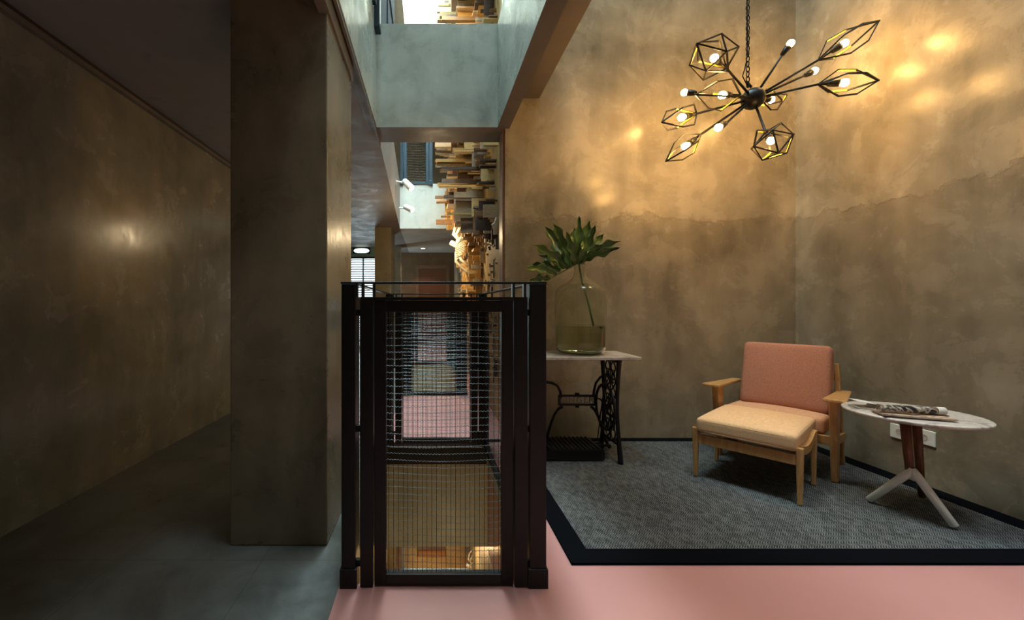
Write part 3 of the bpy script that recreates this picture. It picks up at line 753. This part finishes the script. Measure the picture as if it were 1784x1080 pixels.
# folded newspaper loop at the left
c = tt_(1510, 707, zt+.015)
f = MB(); pr = []
for k in range(15):
    s_ = -PI/2+PI*k/14; pr.append((.0+.016*math.cos(s_), .017+.014*math.sin(s_)))
prof = [(-.075, .003)] + pr + [(-.075, .040)]
e = Vector((.93, -.30, 0)).normalized(); n_ = Vector((.30, .93, 0))
vs = []
for dz in (0, .002):
    for wv in (0, .10):
        for (x, z) in prof: vs.append(Vector((c.x+.03, c.y, zt)) + e*x*(1-dz*8) + n_*(wv-.03) + Vector((0, 0, z+(dz if z < .02 else -dz))))
n = len(prof); fs = []
for i in range(n-1):
    fs.append([i, i+1, n+i+1, n+i]); fs.append([2*n+i, 3*n+i, 3*n+i+1, 2*n+i+1])
    fs.append([i, 2*n+i, 2*n+i+1, i+1]); fs.append([n+i, n+i+1, 3*n+i+1, 3*n+i])
f.add(vs, fs)
tag(f.build('folded_newspaper', Mpg, smooth=False), 'folded white paper looped open at the left edge of the round table', 'newspaper')

# wall sockets on the right wall
for (d, z, lab) in ((2.63, .29, 'white socket plate on the right wall, the one nearer the armchair'), (2.50, .30, 'white socket plate on the right wall, the one nearer the viewer')):
    t = thing('wall_socket', (XR, d, z), lab, 'socket', 'socket plates on the right wall')
    f = MB(); f.box(XR-.009, XR-.0005, d-.055, d+.055, z-.045, z+.045); f.build('plate', M_white, t, bevel=.003)
    f = MB(); f.tube([(XR-.0105, d, z), (XR-.009, d, z)], .02, 20)
    f.build('insert', M_marble, t)

# ------------------------------------------------------------------ sewing machine table
TX0, TX1, TY0, TY1, TZ = .60, 1.44, 2.80, 3.19, .746
t = thing('sewing_table', ((TX0+TX1)/2, 3.0, 0), 'antique cast iron treadle sewing table with a marble top by the back wall', 'table')
f = MB(); f.box(TX0, TX1, TY0, TY1, TZ-.022, TZ); f.build('tabletop', M_marble, t, bevel=.004)
def side_frame(x, name='side_frame'):
    f = MB(); ya, yb = 2.83, 3.15
    def yz(y, z): return Vector((x, y, z))
    for (y, s_) in ((ya, -1), (yb, 1)):
        n = 12; pts = []
        for k in range(n+1):
            q = k/n; z = .02+.70*q
            pts.append(yz(y - s_*(.045*math.sin(PI*q)*.9) + s_*.0 - s_*.02*q, z))
        f.tube(pts, [.011+.007*abs(2*k/n-1) for k in range(n+1)], 8)
        f.lathe([(0.001, .0115), (.018, .0115), (.016, .03), (.001, .032)], Matrix.Translation((x, y, 0)), 12)
    f.bar(yz(ya-.0, .715), yz(yb, .715), .02, .018); f.bar(yz(ya+.05, .70), yz(yb-.05, .70), .012, .012)
    f.bar(yz(ya+.03, .30), yz(yb-.03, .30), .010, .012); f.bar(yz(ya+.02, .13), yz(yb-.02, .13), .012, .014)
    # interlaced lattice
    yc = (ya+yb)/2; hw = .09
    for s_ in (-1, 1):
        for ph in (0, 1):
            pts = []
            for k in range(41):
                q = k/40; z = .14+.56*q
                pts.append(yz(yc + s_*(.045+.0*ph) + .036*math.sin(q*PI*6+ph*PI), z))
            f.tube(pts, .0055, 6)
    f.tube([yz(yc, .13), yz(yc, .70)], .005, 6)
    for z in (.24, .42, .60):
        for s_ in (-1, 1):
            ring = [yz(yc+s_*.045+.020*math.cos(2*PI*k/14), z+.035*math.sin(2*PI*k/14)) for k in range(15)]
            f.tube(ring, .004, 6, False)
    return f.build(name, M_cast, t)
side_frame(1.31); side_frame(.76)
# cross brace with lettering, at the back
f = MB(); yb = 3.10; x0, x1 = .76, 1.31; zc = .385
def xz(x, z): return Vector((x, yb, z))
bx0, bx1 = xz(0,0).x+P(975, 700, yb).x, P(1036, 700, yb).x
f.bar(xz(bx0-.01, zc+.033), xz(bx1+.01, zc+.033), .012, .016); f.bar(xz(bx0-.01, zc-.033), xz(bx1+.01, zc-.033), .012, .016)
f.box(bx0-.012, bx0+.006, yb-.006, yb+.006, zc-.035, zc+.035); f.box(bx1-.006, bx1+.012, yb-.006, yb+.006, zc-.035, zc+.035)
f.lathe([(.0001, .012), (.016, .010), (.018, 0), (.016, -.010), (.0001, -.012)], Matrix.Translation(xz((bx0+bx1)/2, zc+.045)), 14)
f.lathe([(.0001, .010), (.014, .008), (.015, 0), (.014, -.008), (.0001, -.010)], Matrix.Translation(xz((bx0+bx1)/2, zc-.045)), 14)
def pb(u, v): return P(u, v, yb)
f.tube([pb(1034, 692), pb(1035, 680), pb(1038, 667), pb(1046, 657), pb(1057, 652), pb(1064, 657), pb(1067, 668)], [.012, .010, .009, .009, .011, .011, .012], 8)
f.tube([pb(977, 692), pb(976, 682), pb(971, 672), pb(962, 667), pb(950, 665), pb(930, 668)], [.012, .010, .009, .010, .011, .012], 8)
f.tube([pb(1030, 708), pb(1036, 714), pb(1042, 726), pb(1048, 744), pb(1056, 768), pb(1062, 780)], [.012, .010, .009, .010, .011, .012], 8)
f.tube([pb(980, 708), pb(972, 713), pb(966, 722), pb(961, 735), pb(953, 760), pb(945, 780)], [.012, .010, .009, .010, .011, .012], 8)
br = f.build('cross_brace', M_cast, t, smooth=False)
fc = bpy.data.curves.new('lettering', 'FONT'); fc.body = 'SINGER'; fc.size = .062; fc.extrude = .003; fc.align_x = 'CENTER'; fc.align_y = 'CENTER'; fc.space_character = 1.12; fc.offset = .0008
tmp = bpy.data.objects.new('tmp', fc); C.objects.link(tmp); bpy.context.view_layer.update()
me = bpy.data.meshes.new_from_object(tmp.evaluated_get(bpy.context.evaluated_depsgraph_get())); bpy.data.objects.remove(tmp)
lo = bpy.data.objects.new('lettering', me); C.objects.link(lo); me.materials.clear(); me.materials.append(mat('worn_iron', (.26, .22, .17), .5, .3))
wd = max(v.co.x for v in me.vertices)-min(v.co.x for v in me.vertices); k_ = (bx1-bx0-.014)/wd
for v in me.vertices: v.co.x *= k_
lo.parent = br; lo.rotation_euler = (R(90), 0, 0); lo.location = Vector(((bx0+bx1)/2, yb-.004, zc)) - t.location
# flywheel, pitman rod and treadle
f = MB(); wc = Vector((1.275, 3.0, .36)); WR = .16
ring = [wc+Vector((0, WR*math.cos(2*PI*k/40), WR*math.sin(2*PI*k/40))) for k in range(41)]
f.tube(ring, .010, 8, False)
for k in range(6):
    a = 2*PI*k/6+.2; m_ = wc+Vector((0, .5*WR*math.cos(a+.25), .5*WR*math.sin(a+.25)))
    f.tube([wc, m_, wc+Vector((0, WR*math.cos(a), WR*math.sin(a)))], .006, 6)
f.tube([wc-Vector((.02, 0, 0)), wc+Vector((.03, 0, 0))], .018, 12)
f.build('flywheel', M_cast, t, smooth=True)
f = MB(); ring = [P(1054, 676, 3.0)+Vector((.012*math.cos(2*PI*k/12), 0, .012*math.sin(2*PI*k/12))) for k in range(13)]; f.tube(ring, .003, 6, False)
f.tube([P(1054, 672, 3.0), P(1062, 655, 2.98)], .004, 6); f.tube([P(1050, 692, 3.0), P(1041, 765, 3.0)], .004, 6)
f.build('pitman_rod', M_cast, t)
f = MB(); f.box(.83, 1.20, 2.86, 3.12, .09, .10)
for k in range(12): f.box(.83+.031*k, .838+.031*k, 2.86, 3.12, .10, .108)
f.box(.76, 1.31, 2.975, 2.995, .078, .092); f.build('treadle', M_cast, t)
f = MB(); f.box(.80, 1.22, 2.875, 2.895, .02, .085); f.box(.80, 1.22, 3.10, 3.12, .02, .30*.3); f.box(.76, 1.31, 3.105, 3.12, .05, .065); f.build('treadle_rail', M_cast, t)

# ------------------------------------------------------------------ glass carboy with leaf
JC = Vector((1.094, 3.0, TZ+.001)); JR = .178
def prof_out():
    s_ = [(.0001, .006), (.10, .004), (.145, .008), (.168, .03), (.176, .06), (.178, .10), (.178, .40), (.176, .43), (.168, .458), (.150, .484), (.118, .506), (.082, .524), (.058, .542), (.046, .562), (.041, .59), (.040, .628), (.046, .632), (.048, .640), (.046, .648), (.041, .652)]
    return s_
po = prof_out(); pi_ = [(max(.0001, r-.006), z+(.006 if z < .02 else 0)) for (r, z) in po]
f = MB(); f.lathe(po + [(.037, .653)] + pi_[::-1], Matrix.Translation(JC), 64)
t = thing('glass_carboy', JC, 'large pale green glass demijohn half filled with water on the marble table', 'vase')
f.build('bottle', M_glass, t, smooth=True)
lvl = .205
wp = [(r-.001, z+.001) for (r, z) in pi_ if z < lvl-.01 and r > .01]
f = MB(); f.lathe([(.0001, .0125)] + wp + [(JR-.0075, lvl), (.0001, lvl)], Matrix.Translation(JC), 64); f.build('water', M_water, t, smooth=False)

LD = 2.95
J = P(1009, 457, 2.99)
t = thing('leaf', J, 'single large deeply lobed green leaf standing in the glass demijohn', 'leaf')
f = MB(); f.tube([P(1035, 572, 3.02), P(1026, 530, 3.01), P(1014, 490, 3.0), P(1010, 468, 2.995), J], [.0075, .0075, .007, .0065, .006], 10); f.build('stem', M_vein, t, smooth=True)
rnd = random.Random(5)
lobes = [ # base(px), mid(px), tip(px), halfwidth(px), depth offset tip
 ((958,486),(942,483),(921,489),8,-.10), ((968,480),(945,462),(914,469),10,-.16), ((975,474),(950,455),(925,463),9,.06),
 ((984,468),(966,440),(927,426),11,-.10), ((990,466),(975,425),(949,394),12,.08), ((995,464),(985,420),(962,387),12,-.05),
 ((1000,461),(998,425),(1001,394),11,.12), ((1004,460),(1010,415),(1009,375),11,-.06), ((1007,458),(1020,420),(1027,382),10,.10),
 ((1009,456),(1028,425),(1037,391),10,-.10), ((1010,454),(1034,430),(1053,405),9,.12), ((1011,452),(1045,425),(1083,420),9,.0),
 ((1012,452),(1045,440),(1081,431),9,-.16), ((992,466),(962,452),(938,444),9,.14), ((1003,460),(1000,440),(986,402),11,-.14), ((1008,458),(1018,440),(1018,410),12,.03)]
lf = MB(); vn = MB()
for (b, m_, tp, hw, dz) in lobes:
    N = 22; lrow = []
    pb = Vector((b[0], b[1], 0)); pm = Vector((m_[0], m_[1], 0)); pt = Vector((tp[0], tp[1], 0)); cen = []
    ph = rnd.uniform(0, 6)
    for k in range(N+1):
        s_ = k/N; p = pb*(1-s_)**2+pm*2*s_*(1-s_)+pt*s_*s_; tg = ((pm-pb)*(1-s_)+(pt-pm)*s_).normalized(); nn = Vector((-tg.y, tg.x, 0))
        w_ = hw*(.45+.75*math.sin(PI*min(1, s_*1.05))**.7*(1-.25*s_))*(1 if s_ < .75 else max(0, (1-s_)/.25)**.7)
        wl = w_*.68*(1+.45*math.sin(s_*19+ph)); wr = w_*.68*(1+.45*math.sin(s_*16+ph+2))
        d = LD+dz*s_+.02*math.sin(s_*5+ph)
        row = []
        for (o_, dd) in ((-wl, .022), (-wl*.5, .006), (0, 0), (wr*.5, .008), (wr, .026)):
            q = p+nn*o_; row.append(P(q.x, q.y, d-dd*(1 if o_ <= 0 else .6)))
        lrow.append(row); cen.append(P(p.x, p.y, d-.003))
    vs = [q for row in lrow for q in row]; fs = []
    for k in range(N):
        for j in range(4): a = k*5+j; fs.append([a, a+1, a+6, a+5])
    lf.add(vs, fs); vn.tube(cen[:-2], [.0028*(1-.7*k/N) for k in range(N-1)], 6)
vn.tube([J, P(990, 468, LD), P(970, 479, LD), P(951, 490, LD-.02)], [.006, .0045, .0035, .002], 8)
vn.tube([J, P(1018, 449, LD), P(1030, 438, LD)], [.006, .0045, .002], 8)
bl = lf.build('leaf_blade', M_leaf, t, smooth=True)
so = bl.modifiers.new('thickness', 'SOLIDIFY'); so.thickness = .0014
vn.build('veins', M_vein, bl, smooth=True)
